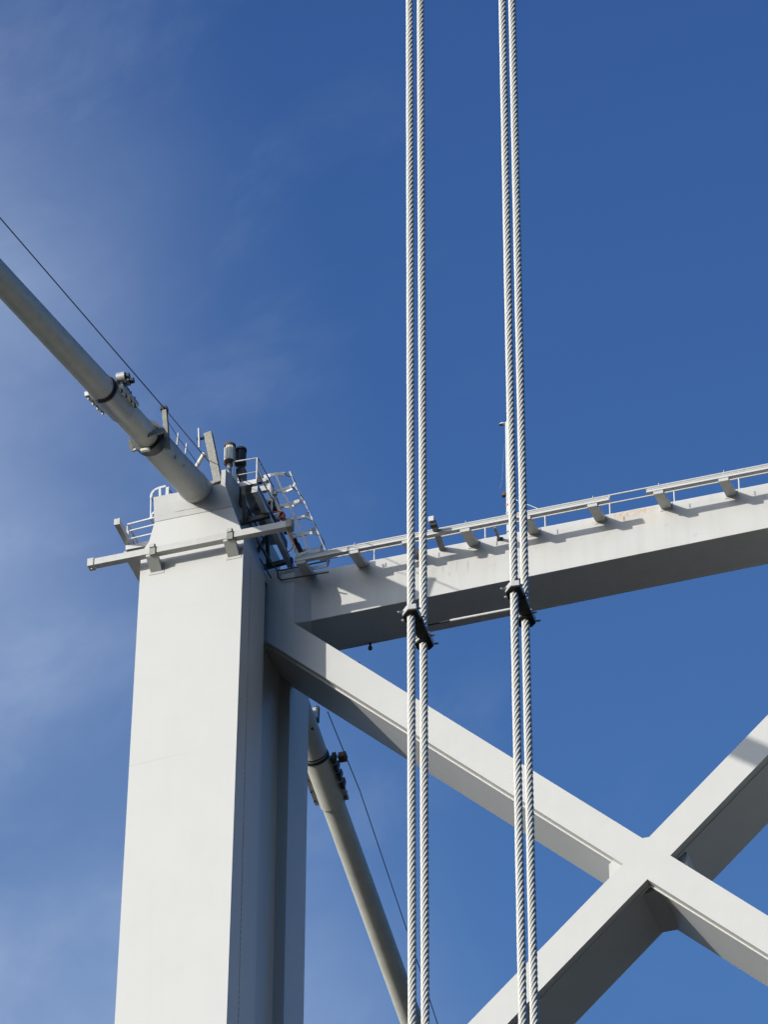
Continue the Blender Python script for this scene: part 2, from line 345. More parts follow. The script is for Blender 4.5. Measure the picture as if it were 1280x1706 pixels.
# node box where the braces cross
def octa(hx, hz, c): return [(CX-hx, 64.53-c), (CX-c, 64.53-hz), (CX+c, 64.53-hz), (CX+hx, 64.53-c), (CX+hx, 64.53+c), (CX+c, 64.53+hz), (CX-c, 64.53+hz), (CX-hx, 64.53+c)]
MB().prism(octa(0.86, 0.66, 0.26), yB+0.36, yB+1.96).build('node_box', 'brace', tower)
MB().prism([(CX-.13, 65.0), (CX+.13, 65.0), (CX+.10, 65.145), (CX-.10, 65.145)], yB+0.004, yB+0.13).build('gusset_plate', 'brace', tower)
MB().prism([(CX-.75, 64.2), (CX-.38, 64.53), (CX-.75, 64.85), (CX-.92, 64.7), (CX-.92, 64.33)], yB+0.16, yB+0.40).build('gusset_plate', 'brace', tower)

# ------------------------------------------------------------------ main cable
def cz(y): return 76.64 + 0.327*(y-85.07)
def cp(y, x=0.0, dz=0.0): return Vector((x, y, cz(y)+dz))
cdir = Vector((0, 1, 0.327)).normalized()
c1 = thing('main_cable', (0, -285, -44), 'thick cream main cable slanting from upper left down into the front of the tower head', 'suspension cable', 'main cables')
MB().tube([cp(-285), cp(20), cp(60), cp(80.9)], 0.305, 40).build('cable', 'cable', c1)
MB().tube([cp(80.85), cp(81.2), cp(84.0), cp(84.85), cp(85.3)], [0.345, 0.365, 0.375, 0.375, 0.375], 40).build('cable_sleeve', 'sleeve', c1)
MB().tube([cp(83.92), cp(83.94), cp(84.02), cp(84.04)], [0.376, 0.388, 0.388, 0.376], 40).build('sleeve_collar', 'sleeve', c1)
def rz(y): return 74.19 - 0.336*(y-96.3)
c2 = thing('main_cable', (0, 440, -41), 'cream main cable descending behind the tower leg to the bottom of the view', 'suspension cable', 'main cables')
MB().tube([(0, 89.0, rz(89)), (0, 120, rz(120)), (0, 160, rz(160)), (0, 440, rz(440))], 0.305, 40).build('cable', 'cable', c2)
MB().tube([(0, 89.0, rz(89)), (0, 93.2, rz(93.2)), (0, 94.4, rz(94.4))], [0.315, 0.33, 0.31], 32).build('cable_sleeve', 'sleeve', c2)

def cable_band(centre, d, length, label, dark):
    d = d.normalized(); x = Vector((1, 0, 0)); n = x.cross(d).normalized()
    t = thing('cable_band', centre, label, 'cable clamp', 'bands clamped round the main cables')
    MB().tube([centre-d*length/2, centre+d*length/2], 0.335, 40).build('band_shell', 'galv' if not dark else 'cable', t)
    MB().tube([centre-d*(length/2+.05), centre-d*(length/2-.03)], 0.347, 40).build('end_ring', 'dark', t)
    MB().tube([centre-d*(length/2+.12), centre-d*(length/2+.08)], 0.328, 40).build('end_ring', 'dark', t)
    for sx in (-1, 1):
        MB().beam(centre-d*(length/2-.06)+x*sx*.405, centre+d*(length/2-.06)+x*sx*.385, 0.13, 0.10, n).build('flange', 'galv', t)
        for k in range(4):
            p = centre + d*(length*(k/3-.5)*.74 + random.uniform(-.05, .05)) + x*sx*.41
            MB().tube([p-n*random.uniform(.12, .16), p-n*.09, p-n*.089, p+n*.089, p+n*.09, p+n*random.uniform(.12, .17)], [.030,.034,.018,.018,.034,.028], 6).build('bolt', 'galv' if not dark else 'dark', t)
    return t, d, n, x
P = cp(78.45)
t, d, n, x = cable_band(P, cdir, 1.3, 'bolted band round the front cable, lifting lugs on its upper right side', False)
# paired lifting lugs on the right top of the band
for k, s in enumerate((-0.42, -0.12)):
    q = P + d*s + x*.40 + n*.30
    MB().tube([q-x*.10, q+x*.10], .125-.02*k, 9).build('lug', 'galv', t)
    MB().tube([q+x*.10, q+x*.20], .07, 10).build('lug_pin', 'dark', t)
q = P + x*.30 + n*.12
MB().beam(q-d*.45+n*.1, q+d*.30+n*.05, .10, .22, n).build('lug_base', 'dark', t)
rd = Vector((0, 1, -0.336)).normalized(); RP = atx(541, 1290, 0); RP.z = rz(RP.y)
t, d, n, x = cable_band(RP, rd, 1.5, 'brown stained band round the rear cable beside the shaded leg', True)
q = RP + x*.44 + n*.0
for k in range(4):
    MB().beam(q-d*(.62-k*.27)-n*.16, q-d*(.62-k*.27)+n*.16, .10, .15, d).build('clamp_lug', 'dark', t)
MB().beam(q-d*.50+x*.08+n*.16, q-d*.50+x*.28+n*.16, .2, .2, n).build('bracket', 'brown', t)

# rope stanchion collar near the tower
sc = thing('rope_stanchion', cp(80.95), 'dark collar with upright rope posts round the cable in front of the tower', 'stanchion', 'hand rope stanchions')
MB().tube([cp(80.72), cp(81.08)], 0.395, 36).build('collar', 'dark', sc)
pa, pb = atx(274, 683, .46), atx(279, 748, .46)
MB().ibeam(pa, pb, .11, .11, .03, (0,1,0)).build('post', 'weath', sc)
MB().box(pa.x-.09, pa.x+.07, pa.y-.08, pa.y+.08, pa.z-.02, pa.z+.07).build('post_cap', 'dark', sc)
a_, b_ = atx(246, 724, .2), atx(272, 717, .46)
MB().beam(a_, b_, .09, .12).build('arm', 'weath', sc)
pl = atx(217, 733, -.44); pl2 = atx(221, 751, -.44)
MB().beam(pl, pl2, .10, .12, (0,1,0)).build('post', 'weath', sc)
MB().beam(pl2, Vector((-.25, 80.9, cz(80.9)-.25)), .06, .06).build('arm', 'galv', sc)
MB().tube([Vector((-.1, 80.7, cz(80.7)-.46)), Vector((.12, 80.7, cz(80.7)-.46))], .05, 8).build('clamp_bolt', 'brass', sc)

# hand ropes above the cable
def wire(pts, r, label, mat='wire', group='hand ropes', cat='wire rope', name='hand_rope'):
    return tag(MB().tube(pts, r, 6).build(name, mat), label, cat, group)
HW = pa + Vector((0, 0, .04))
wire([atx(-500, -215, .46), HW], .015, 'thin dark hand rope rising above the front main cable to the upper left')
wire([HW + Vector((0,0,0)), aty(347, 768, 84.6), Vector((0.05, 86.5, 78.0))], .012, 'thin hand rope stretched from the cable stanchion to the tower head')
wire([aty(546, 1186, 91.0), at(600, 1318, 0, .62), at(690, 1585, 0, .62), at(760, 1800, 0, .62)], .014, 'thin hand rope running beside the rear cable behind the tower')
# small white posts with wires on the sleeve
for (x0, y0, x1, y1, lb) in ((297, 722, 292, 760, 'slim white rail post on the cable sleeve, nearest the stanchion'), (311, 739, 306, 772, 'slim white rail post on the cable sleeve, nearer the tower')):
    a, b = atx(x0, y0, .33), atx(x1, y1+6, .33)
    tag(MB().tube([a, b], .022, 8).build('rail_post', 'rail'), lb, 'post', 'rail posts on the cable sleeve')
wire([atx(279, 702, .33), atx(297, 730, .33), atx(311, 748, .33), atx(331, 775, .33)], .008, 'upper thin wire strung between the two white rail posts', group='wires between the rail posts')
wire([atx(281, 728, .33), atx(296, 745, .33), atx(310, 762, .33), atx(322, 778, .33)], .008, 'lower thin wire strung between the two white rail posts', group='wires between the rail posts')

# ------------------------------------------------------------------ things on the tower head
dp = thing('davit_post', (0.5, 84.6, 76.42), 'leaning grey weathered steel post standing on top of the tower head', 'post')
MB().beam(aty(347, 723, 84.6), aty(364, 806, 84.6), .20, .17, (0,1,0)).build('post', 'weath', dp, bevel=.01)
MB().tube([aty(340, 756, 84.7), aty(322, 786, 84.7)], .055, 8).build('strut', 'brass', dp)
MB().beam(aty(340, 756, 84.7), aty(352, 762, 84.62), .05, .07).build('strut_pin', 'dark', dp)
ra, rb = aty(331, 714, 84.5), aty(332, 746, 84.5)
MB().tube([ra, rb], .028, 8).build('aerial', 'rail', dp)
MB().beam(aty(328, 732, 84.5), aty(342, 729, 84.55), .06, .05).build('aerial_bracket', 'dark', dp)

def equip(name, x0, x1, y0, y1, z0, z1, label, mat, lidmat):
    t = thing(name, ((x0+x1)/2, (y0+y1)/2, z0), label, 'box')
    MB().box(x0, x1, y0, y1, z0, z1).build('case', mat, t, bevel=.01)
    MB().box(x0-.02, x1+.02, y0-.02, y1+.02, z1+.002, z1+.04).build('lid', lidmat, t)
    MB().box(x0+.10, x1-.10, y0-.03, y0-.002, z0+.12, z1-.12).build('door', lidmat, t)
    return t
p = aty(372, 790, 84.75)
equip('equipment_box', .50, .595, 84.7, 85.2, 76.45, 77.0, 'dark metal equipment box beside the leaning grey post', 'dark', 'weath')
t = thing('winch_frame', (-.15, 84.9, 76.42), 'low grey steel winch frame behind the cable end on the tower head', 'winch')
MB().box(-.45, .42, 84.55, 84.63, 76.70, 76.80).build('beam', 'weath', t)
MB().box(-.45, .42, 84.75, 84.83, 76.86, 76.94).build('beam', 'dark', t)
MB().box(-.12, .22, 84.66, 85.1, 76.44, 76.76).build('drum_case', 'weath', t)
MB().tube([(-.5, 84.9, 76.96), (-.3, 84.9, 76.98)], .08, 10).build('pulley', 'galv', t)
for xx in (-.42, -.02): MB().box(xx, xx+.04, 84.5, 84.545, 76.42, 77.06).build('post', 'galv', t)

def beacon(px, pt, pb, y, label, lens, body):
    a, b = aty(px, pb, y), aty(px, pt, y); r = .125
    t = thing('beacon_lamp', (a.x, y, 76.6), label, 'beacon lamp', 'aircraft warning beacons on the tower head')
    z0, z1 = a.z, b.z; h = z1-z0
    MB().tube([(a.x,y,z0+.09),(a.x,y,z1-.09)], r, 20).build('lens', lens, t)
    rb = MB()
    for k in range(6):
        an = 2*math.pi*(k+.3)/6; rb.tube([(a.x+math.cos(an)*(r+.006), y+math.sin(an)*(r+.006), z0+.085), (a.x+math.cos(an)*(r+.006), y+math.sin(an)*(r+.006), z1-.085)], .008, 6)
    rb.build('lens_ribs', lens, t)
    MB().tube([(a.x,y,z1-.09),(a.x,y,z1-.03),(a.x,y,z1-.028),(a.x,y,z1)], [r+.025,r+.025,r*.8,r*.5], 20).build('cap', body, t)
    MB().tube([(a.x,y,z0),(a.x,y,z0+.03),(a.x,y,z0+.09)], [r*.7,r+.02,r+.02], 20).build('base', body, t)
    MB().tube([(a.x,y,76.6),(a.x,y,z0)], .06, 12).build('pedestal', 'galv' if body == 'brown' else 'dark', t)
    return t
beacon(382, 741, 774, 85.2, 'pale ribbed cylindrical beacon lamp with brown cap on the tower head', 'brass', 'brown')
t = beacon(400.5, 748, 776, 85.45, 'black beacon lamp just right of the pale beacon on the tower head', 'dark', 'dark')
e = aty(400, 800, 85.45)
MB().box(e.x-.10, e.x+.12, 85.4, 85.6, e.z-.1, e.z+.36).build('control_box', 'dark', t)
MB().beam(aty(393, 795, 85.35), aty(398, 806, 85.35), .05, .07).build('conduit', 'rail', t)

# platform with guard rail on the inner side of the head
def platform(label, x0, x1, y0, y1, z, railz, posts, brackets, open_side=None):
    t = thing('access_platform', ((x0+x1)/2, (y0+y1)/2, z), label, 'platform', 'access platforms on the tower head')
    MB().box(x0, x1, y0, y1, z, z+.05).build('floor', 'galv', t)
    MB().box(x0, x1, y0-.022, y0-.002, z-.02, z+.12).build('toe_board', 'rail', t)
    for p in posts: MB().tube([(p[0], p[1], z-.03), (p[0], p[1], max(railz))], .022, 8).build('guard_post', 'rail', t)
    return t
tR = platform('small platform with guard rail on the right side of the tower head', .86, 1.30, 85.0, 87.4, 76.84, (77.66,), ((.68, 85.02), (1.29, 85.02), (1.29, 86.2)), ())
MB().tube([(.68, 85.02, 77.69), (1.26, 85.02, 77.66), (1.30, 85.06, 77.66), (1.32, 86.2, 77.66)], .02, 8).build('top_rail', 'rail', tR)
MB().tube([(.68, 85.02, 77.24), (1.26, 85.02, 77.22), (1.30, 85.06, 77.22), (1.32, 86.2, 77.22)], .016, 8).build('mid_rail', 'rail', tR)
MB().box(1.20, 1.30, 85.0, 87.4, 76.66, 76.838).build('edge_beam', 'dark', tR)
for yy in (85.35, 86.5): MB().beam((.80, yy, 75.9), (1.25, yy, 76.70), .08, .08, (0,1,0)).build('knee_brace', 'dark', tR)
tL = platform('small platform with guard rail on the left side of the tower head', -2.05, -1.16, 85.0, 87.2, 75.55, (76.3,), ((-2.04, 85.02), (-2.04, 86.2)), ())
for q0, q1, rr in (((213, 873.5), (262, 861), .026), ((217, 884), (262, 873), .022), ((219, 897), (256, 888.5), .022)):
    a, b = aty(*q0, 85.02), aty(*q1, 85.02)
    MB().tube([Vector((a.x, 86.3, a.z)), a, b], rr, 8).build('rail', 'rail', tL)
MB().box(-2.10, -2.0, 85.0, 85.1, 75.92, 76.14).build('rail_clamp', 'rail', tL)
MB().box(-2.12, -1.16, 85.05, 87.2, 75.44, 75.548).build('floor_frame', 'galv', tL)

for q in (((399, 836), (416, 872), (431, 905), (447, 934)), ((404, 832), (424, 869), (440, 900))):
    pts = [atx(a, b, .95+.12*k) for k, (a, b) in enumerate(q)]
    MB().tube(pts, .022, 8).build('cable_conduit', 'dark', tR)
for yy in (85.2, 85.9, 86.6): MB().box(.86, 1.30, yy, yy+.07, 76.74, 76.836).build('floor_joist', 'weath', tR)

# runway beams that carry the gantry, running along the bridge on both sides of the head
def runway(label, a, b, x_leg, zdrop):
    t = thing('runway_beam', b, label, 'beam', 'runway beams beside the tower head')
    MB().beam(a, b, .13, .17).build('beam', 'galv', t)
    MB().beam(a-(b-a).normalized()*.03, a-(b-a).normalized()*.002, .15, .19).build('end_plate', 'galv', t)
    return t
xa = 1.62
RA, RB_ = atx(424.5, 824, xa), atx(473, 930, xa)
RA.z = 75.82
rR = runway('dark runway beam on the right of the head running back under the platform', Vector((xa, RA.y, 75.72)), Vector((xa, RA.y+3.0, 75.50)), 1.1, .5)
for yy in (84.75, 86.55):
    MB().beam((1.0, yy, 75.46), (xa+.12, yy, 75.52), .10, .12).build('bracket', 'dark', rR)
    MB().beam((1.12, yy-.02, 75.40), (1.24, yy-.55, 76.1), .08, .09, (1,0,0)).build('bracket', 'dark', rR)
LA, LB = atx(195, 869, -2.0), atx(237, 947, -2.0)
rL = runway('grey runway beam jutting forward past the left platform of the head', LA + Vector((0,0,-.02)), Vector((-2.0, 87.6, LA.z-.08)), -1.4, .5)
MB().beam((-2.0, 85.6, LA.z-.22), (-1.05, 85.6, LA.z-.42), .10, .12).build('bracket', 'gantry', rL)

# gantry beam across the front of the leg
yG = 84.07
g = thing('gantry_beam', (0, yG, 74.0), 'long white gantry beam fixed across the front of the leg below the tower head', 'gantry beam')
ga, gb = aty(150, 939.5, yG), aty(484, 876, yG); zg = (ga.z+gb.z)/2
MB().ibeam((ga.x+.12, yG, zg), (gb.x-.08, yG, zg), .16, .19, .03).build('beam', 'gantry', g)
MB().box(ga.x+.13, gb.x-.09, yG-.085, yG-.075, zg-.094, zg+.094).build('cover_plate', 'gantry', g)
MB().box(ga.x-.04, ga.x+.12, yG-.11, yG+.11, zg-.115, zg+.115).build('end_stop', 'gantry', g, bevel=.008)
MB().box(gb.x-.08, gb.x+.06, yG-.11, yG+.11, zg-.13, zg+.115).build('end_stop', 'weath', g, bevel=.008)
MB().tube([(ga.x+.05, yG, zg-.17), (ga.x+.05, yG, zg-.115)], .03, 8).build('stop_bolt', 'galv', g)
for px in (254, 383):
    q = aty(px, 930 if px < 300 else 905, yG); x0 = q.x
    b = MB().loft([[(x0-.15, yG-.07, zg-.097), (x0+.13, yG-.07, zg-.097), (x0+.13, yG-.07, zg-.16), (x0-.15, yG-.07, zg-.16)], [(x0-.15, yF-.002, zg-.097), (x0+.13, yF-.002, zg-.097), (x0+.13, yF-.002, zg-.36), (x0-.15, yF-.002, zg-.36)]])
    b.build('bracket', 'gantry', g)
    MB().box(x0-.20, x0+.18, yF-.014, yF+.03, zg-.42, zg-.10).build('bracket_plate', 'gantry', g)
    MB().box(x0-.05, x0+.10, yG-.12, yG-.09, zg-.16, zg+.15).build('hanger_clip', 'weath', g)
    MB().box(x0-.03, x0+.08, yG-.15, yG-.121, zg+.05, zg+.15).build('clip_nut', 'galv', g)

# caged ladder leaning down from the platform to the portal beam
yl = 86.55
lt, lb_ = Vector((1.05, yl, 78.2)), Vector((2.12, yl, 74.88))
ld = (lt-lb_).normalized(); lx = Vector((ld.z, 0, -ld.x))
ladder = thing('caged_ladder', lb_, 'white hooped ladder cage climbing from the portal beam to the tower head', 'ladder', 'caged ladders on the tower head')
for yy in (yl-.24, yl+.24):
    MB().beam(Vector((lb_.x, yy, lb_.z)), Vector((lt.x, yy, lt.z)), .035, .08, lx).build('stile', 'clamp' if yy < yl else 'dark', ladder)
n = 11
for k in range(n):
    p = lb_ + (lt-lb_)*((k+.6)/n)
    MB().tube([p-Vector((0,.24,0)), p+Vector((0,.24,0))], .013, 6).build('rung', 'rail', ladder)
hoops = [(482, 787), (493, 811), (505, 834), (517, 859), (529, 886), (540, 914)]
cor = []
for k, (px, py) in enumerate(hoops):
    c = aty(px, py, yl-.24); s = ((c.z - lb_.z)/(lt.z-lb_.z)); base = lb_ + (lt-lb_)*s
    dep = c.x - base.x; pts = []
    y0, y1 = yl-.26, yl+.34
    bz = base.z - .03
    pts = [Vector((base.x, y0+.03, bz+.02)), Vector((base.x+dep*.45, y0, c.z)), Vector((base.x+dep*.82, y0+.02, c.z+.01)), Vector((base.x+dep, y0+.16, c.z)), Vector((base.x+dep*1.02, y1-.16, c.z-.02)), Vector((base.x+dep*.82, y1-.02, c.z-.03)), Vector((base.x+dep*.45, y1, c.z-.05)), Vector((base.x, y1-.03, bz))]
    pts = [p_ + Vector((random.uniform(-.02, .02), random.uniform(-.03, .03), random.uniform(-.035, .035))) for p_ in pts]
    mb = MB()
    for a, b in zip(pts[:-1], pts[1:]): mb.beam(a, b, .014, random.uniform(.075, .11), ld)
    mb.build('hoop', 'clamp', ladder); cor.append((pts[1], pts[3], pts[4]))
for j, nm in ((0, 'rail'), (1, 'rail'), (2, 'rail')):
    mb = MB()
    for k in range(len(cor)-1):
        mb.beam(cor[k][j], cor[k+1][j], .055 if j == 0 else .012, .014 if j == 0 else .03, (0,1,0))
    mb.build('strap', 'rail', ladder)
for (px, py) in ((458, 822), (451, 833), (441, 801)):
    p = aty(px, py, yl-.3); MB().box(p.x-.05, p.x+.05, p.y-.04, p.y+.04, p.z-.05, p.z+.06).build('gate_clamp', 'galv', ladder)
p = aty(453, 845, yl-.1); MB().box(p.x-.12, p.x+.14, p.y-.1, p.y+.1, p.z-.10, p.z+.10).build('gate_box', 'dark', ladder)
for (px, py) in ((491, 900), (499, 915)):
    p = aty(px, py, yl+.1); MB().beam(p-ld*.16, p+ld*.16, .09, .12, lx).build('ladder_bracket', 'dark', ladder)
for k, c_ in enumerate(cor):
    p = c_[1]; MB().beam(p-ld*.02, p+ld*random.uniform(.08, .16), .05, .03, lx).build('hoop_lug', 'clamp', ladder)
    if k % 2: MB().beam(c_[0]+Vector((-.02,0,0)), c_[0]+Vector((-.30,.02,-.10)), .03, .03).build('stay', 'galv', ladder)
for (px, py, w, h, m) in ((433, 800, .05, .10, 'dark'), (438, 815, .07, .09, 'galv'), (446, 812, .05, .12, 'rail'), (448, 838, .09, .10, 'dark'), (462, 862, .06, .10, 'galv'), (480, 883, .10, .09, 'dark'), (486, 893, .05, .08, 'rail')):
    p = aty(px, py, yl-.15); MB().box(p.x-w, p.x+w, p.y-.05, p.y+.05, p.z-h, p.z+h*.8).build('fitting', m, ladder)
for q in (((430, 776), (438, 800), (449, 826), (455, 846)), ((446, 800), (462, 836), (474, 866), (488, 902))):
    MB().tube([aty(a, b, yl-.2) for a, b in q], .018, 6).build('cable_run', 'wire', ladder)
# the second cage, mostly hidden on the left side
yl2 = 85.7
l2 = thing('caged_ladder', aty(254, 868, yl2), 'white curved ladder hoops peeping out left of the tower head', 'ladder', 'caged ladders on the tower head')
for pts in ([(251, 829), (252.5, 822), (257, 816.5), (265, 812.5), (276, 810)], [(250.5, 864), (252.5, 857), (258, 852.5), (268, 850)]):
    q = [aty(a, b, yl2) for a, b in pts]; q.append(q[-1]+Vector((.1, .5, 0)))
    q.insert(0, q[0]+Vector((.05, .45, -.02)))
    mb = MB()
    for a, b in zip(q[:-1], q[1:]): mb.beam(a, b, .02, .06)
    mb.build('hoop', 'rail', l2)
MB().beam(aty(251, 829, yl2), aty(250.5, 864, yl2), .03, .015, (0,1,0)).build('strap', 'rail', l2)
MB().beam(aty(266, 812, yl2), aty(266.5, 838, yl2), .06, .015, (0,1,0)).build('strap', 'rail', l2)
MB().beam(aty(279, 812, yl2), aty(276, 880, yl2), .08, .04, (0,1,0)).build('stile', 'rail', l2)

# orange hose hanging by the ladder
q = [aty(a, b, 86.2) for a, b in ((449, 857), (456, 853.5), (465, 852), (471, 856), (475, 864), (471, 867.5), (476, 878), (484, 893), (489, 904), (488, 912), (483, 918), (477, 921))]
hz = thing('hose', q[0], 'orange hose looped over the ladder foot beside the gantry beam end', 'hose')
MB().tube(q[:6], .02, 8).build('hose_line', 'orange', hz)
MB().tube(q[5:], .014, 8).build('hose_line', 'orange', hz)
cc = aty(470, 859, 86.18); mb = MB()
for k in range(3):
    mb.tube([cc + Vector((math.cos(a)*.055, -.03+k*.03, math.sin(a)*.10)) + Vector((a_x, 0, 0)) for a, a_x in [(2*math.pi*i/12, 0) for i in range(13)]], .026, 6, False)
mb.build('coil', 'orange', hz)

# ------------------------------------------------------------------ along the portal beam
def service_rail(x0, x1, feet, label, group='service rails along the portal beam'):
    t = thing('service_rail', ((x0+x1)/2, yBf-.72, 74.6), label, 'service rail', group)
    z = 74.86; y = yBf-.76
    MB().ibeam((x0, y, z), (x1, y, z), .10, .11, .03).build('rail', 'gantry', t)
    MB().box(x0+.002, x1-.002, y-.065, y-.052, z-.055, z+.002).build('lower_flange', 'rail', t)
    MB().box(x0+.01, x1-.02, y-.03, y+.05, z+.057, z+.10).build('cable_tray', 'weath', t)
    for x in feet:
        b = MB().loft([[(x-.13, y-.05, z-.057), (x+.11, y-.05, z-.057), (x+.11, y-.05, z-.15), (x-.13, y-.05, z-.15)],
                       [(x-.13, yBf-.015, z+.15), (x+.11, yBf-.015, z+.15), (x+.11, yBf-.015, z+.02), (x-.13, yBf-.015, z+.02)]])
        b.build('bracket', 'gantry', t)
        MB().box(x-.16, x+.14, yBf-.014, yBf-.001, z-.03, z+.185).build('bracket_plate', 'gantry', t)
        MB().tube([(x-.01, y+.05, z+.12), (x-.01, y+.05, z+.25)], .012, 6).build('rail_stud', 'rail', t)
    return t
feetA = [2.20, 3.55, 4.90, 6.36, 7.88, 9.54]
service_rail(2.04, 9.95, feetA, 'white service rail on brackets along the portal beam from the leg to mid span')
service_rail(10.87, 19.0, [11.17, 12.77, 14.5, 16.1, 17.7], 'white service rail on brackets along the portal beam nearest the right edge')
# guard rail on the top edge
hr = thing('guard_rail', (CX, yBf+.1, ZT), 'slim white guard rail running along the top of the portal beam', 'guard rail')
yr = yBf+.06
MB().tube([(2.4, yr, ZT+.64), (18.5, yr, ZT+.64)], .022, 8).build('top_rail', 'rail', hr)
MB().tube([(2.4, yr, ZT+.385), (18.5, yr, ZT+.385)], .02, 8).build('mid_rail', 'rail', hr)
MB().box(2.3, 18.5, yr+.02, yr+.04, ZT+.003, ZT+.075).build('toe_board', 'rail', hr)
for px, py in ((0, 0),):
    for x in (3.80, 6.62, 8.13, 9.75, 11.35, 12.95, 14.5, 16.0, 17.5):
        MB().tube([(x, yr, ZT+.012), (x, yr, ZT+.64)], .022, 8).build('guard_post', 'rail', hr)
        MB().box(x-.10, x+.10, yr-.05, yr+.018, ZT+.002, ZT+.02).build('post_foot', 'rail', hr)
# dark rails turning from the beam to the side of the leg
for z1, z2, r in ((0, 0, .022),):
    ya = yB-.06
    A1, B1, C1 = aty(545, 934, ya), aty(461, 952, ya), atx(425, 893, aty(461, 952, ya).x)
    MB().tube([A1, B1+Vector((.12,0,0)), B1+Vector((.02,-.04,0)), C1], .02, 8).build('return_rail', 'wire', hr)
    A2, B2 = aty(512, 959, ya), aty(466, 967, ya)
    MB().tube([aty(548, 953, ya), A2, B2+Vector((.05,0,0)), B2+Vector((-.03,-.03,.06)), Vector((B2.x-.05, ya-.05, aty(460, 953, ya).z))], .02, 8).build('return_rail', 'wire', hr)
    MB().tube([aty(452, 963, ya), atx(433, 931, aty(452, 963, ya).x)], .02, 8).build('return_rail', 'wire', hr)
    MB().tube([aty(486, 932, ya), aty(486, 947, ya)], .018, 8).build('return_rail', 'dark', hr)

# mast, floodlight and small lamps
ms = thing('lamp_mast', (7.1, yB+.9, ZT), 'tall thin white mast with a small lamp arm behind the third hanger rope', 'mast')
ym = yB+.9
mt_, mb_ = aty(845, 704, ym), aty(848.5, 866, ym)
MB().tube([(mt_.x, ym, ZT), (mt_.x, ym, mt_.z)], [.06, .042], 12).build('pole', 'rail', ms)
a = aty(834.5, 706, ym)
MB().beam((mt_.x-.05, ym, mt_.z-.03), (a.x, ym, a.z), .06, .05).build('lamp_arm', 'rail', ms)
MB().box(a.x-.03, a.x+.10, ym-.05, ym+.05, a.z-.04, a.z-.026).build('lamp_head', 'galv', ms)
a = aty(841, 824, ym); MB().box(a.x-.06, a.x+.03, ym-.05, ym+.05, a.z-.05, a.z+.05).build('junction_box', 'brown', ms)
for py in (856, 843): a = aty(845, py, ym); MB().tube([(mt_.x, ym, a.z-.02), (mt_.x, ym, a.z+.02)], .069, 12).build('band', 'orange' if py == 843 else 'galv', ms)
wire([Vector((mt_.x, ym, aty(855, 826, ym).z)), aty(898, 848, ym)], .011, 'thin pale stay wire slanting from the mast to the beam', 'rail', 'mast wires', 'stay wire', 'stay_wire')
wire([aty(841.5, 740, ym-.02), aty(838.5, 775, ym-.02), aty(837.5, 800, ym-.02), aty(833.5, 816, ym-.02)], .008, 'thin blue rope dangling beside the white mast', 'bluerope', 'mast wires', 'rope', 'rope')
fl = thing('floodlight', (5.6, yBf, ZT), 'white boxy floodlight on a grey arm just right of the first hanger pair', 'floodlight')
a, b = aty(720, 867, 85.45), aty(737, 914, yBf-.02)
MB().box(a.x-.07, a.x+.07, a.y-.09, a.y+.07, a.z-.08, a.z+.07).build('lamp_head', 'rail', fl, bevel=.01)
MB().beam(a+Vector((.03,0,-.06)), b, .13, .11).build('arm', 'weath', fl)
MB().box(a.x-.05, a.x+.11, a.y-.02, a.y+.1, a.z-.16, a.z-.085).build('yoke', 'dark', fl)
st = thing('strut', (6.9, yBf, ZT), 'thin dark strut standing on the beam between two service rail brackets', 'strut')
MB().beam(aty(825, 880, 86.1), aty(832, 898, yBf-.01), .05, .07).build('bar', 'weath', st)
MB().box(*(lambda p: (p.x-.05, p.x+.09, yBf-.03, yBf-.002, p.z-.06, p.z+.03))(aty(832, 898, yBf))).build('foot_plate', 'dark', st)
def under_lamp(px, py, y, label):
    p = aty(px, py, y)
    t = thing('marker_lamp', p, label, 'marker lamp', 'small marker lamps below the portal beam')
    MB().tube([p+Vector((0,0,-.05)), p+Vector((0,0,-.02)), p+Vector((0,0,.03))], [.03,.055,.055], 12).build('lens', 'dark', t)
    MB().tube([p+Vector((0,0,.03 if py < 1090 else -.05)), p+Vector((0,0,.16 if py < 1090 else -.35))], .03, 8).build('stem', 'dark', t)
under_lamp(617, 1080, 87.86, 'tiny dark lamp hanging from the far lower edge of the portal beam')
under_lamp(597, 1107, yB+.6, 'tiny dark lamp on the top edge of the falling brace')
sh = thing('rope_stanchion', (0.2, 93.4, 75.6), 'white and dark rope bracket on the rear cable just below the brace', 'stanchion', 'hand rope stanchions')
def ab(px, py): return atx(px, py, .22)
MB().beam(ab(521, 1180), ab(523, 1196), .20, .12, (0,1,0)).build('plate', 'rail', sh)
MB().beam(ab(529, 1178), ab(528, 1202), .09, .14, (0,1,0)).build('post', 'dark', sh)
MB().beam(ab(518, 1196), ab(530, 1191), .06, .07).build('arm', 'dark', sh)
MB().beam(ab(519, 1200), ab(520, 1216), .08, .10, (0,1,0)).build('post', 'dark', sh)
MB().beam(ab(521, 1214), atx(523, 1235, 0), .10, .10, (0,1,0)).build('foot', 'dark', sh)

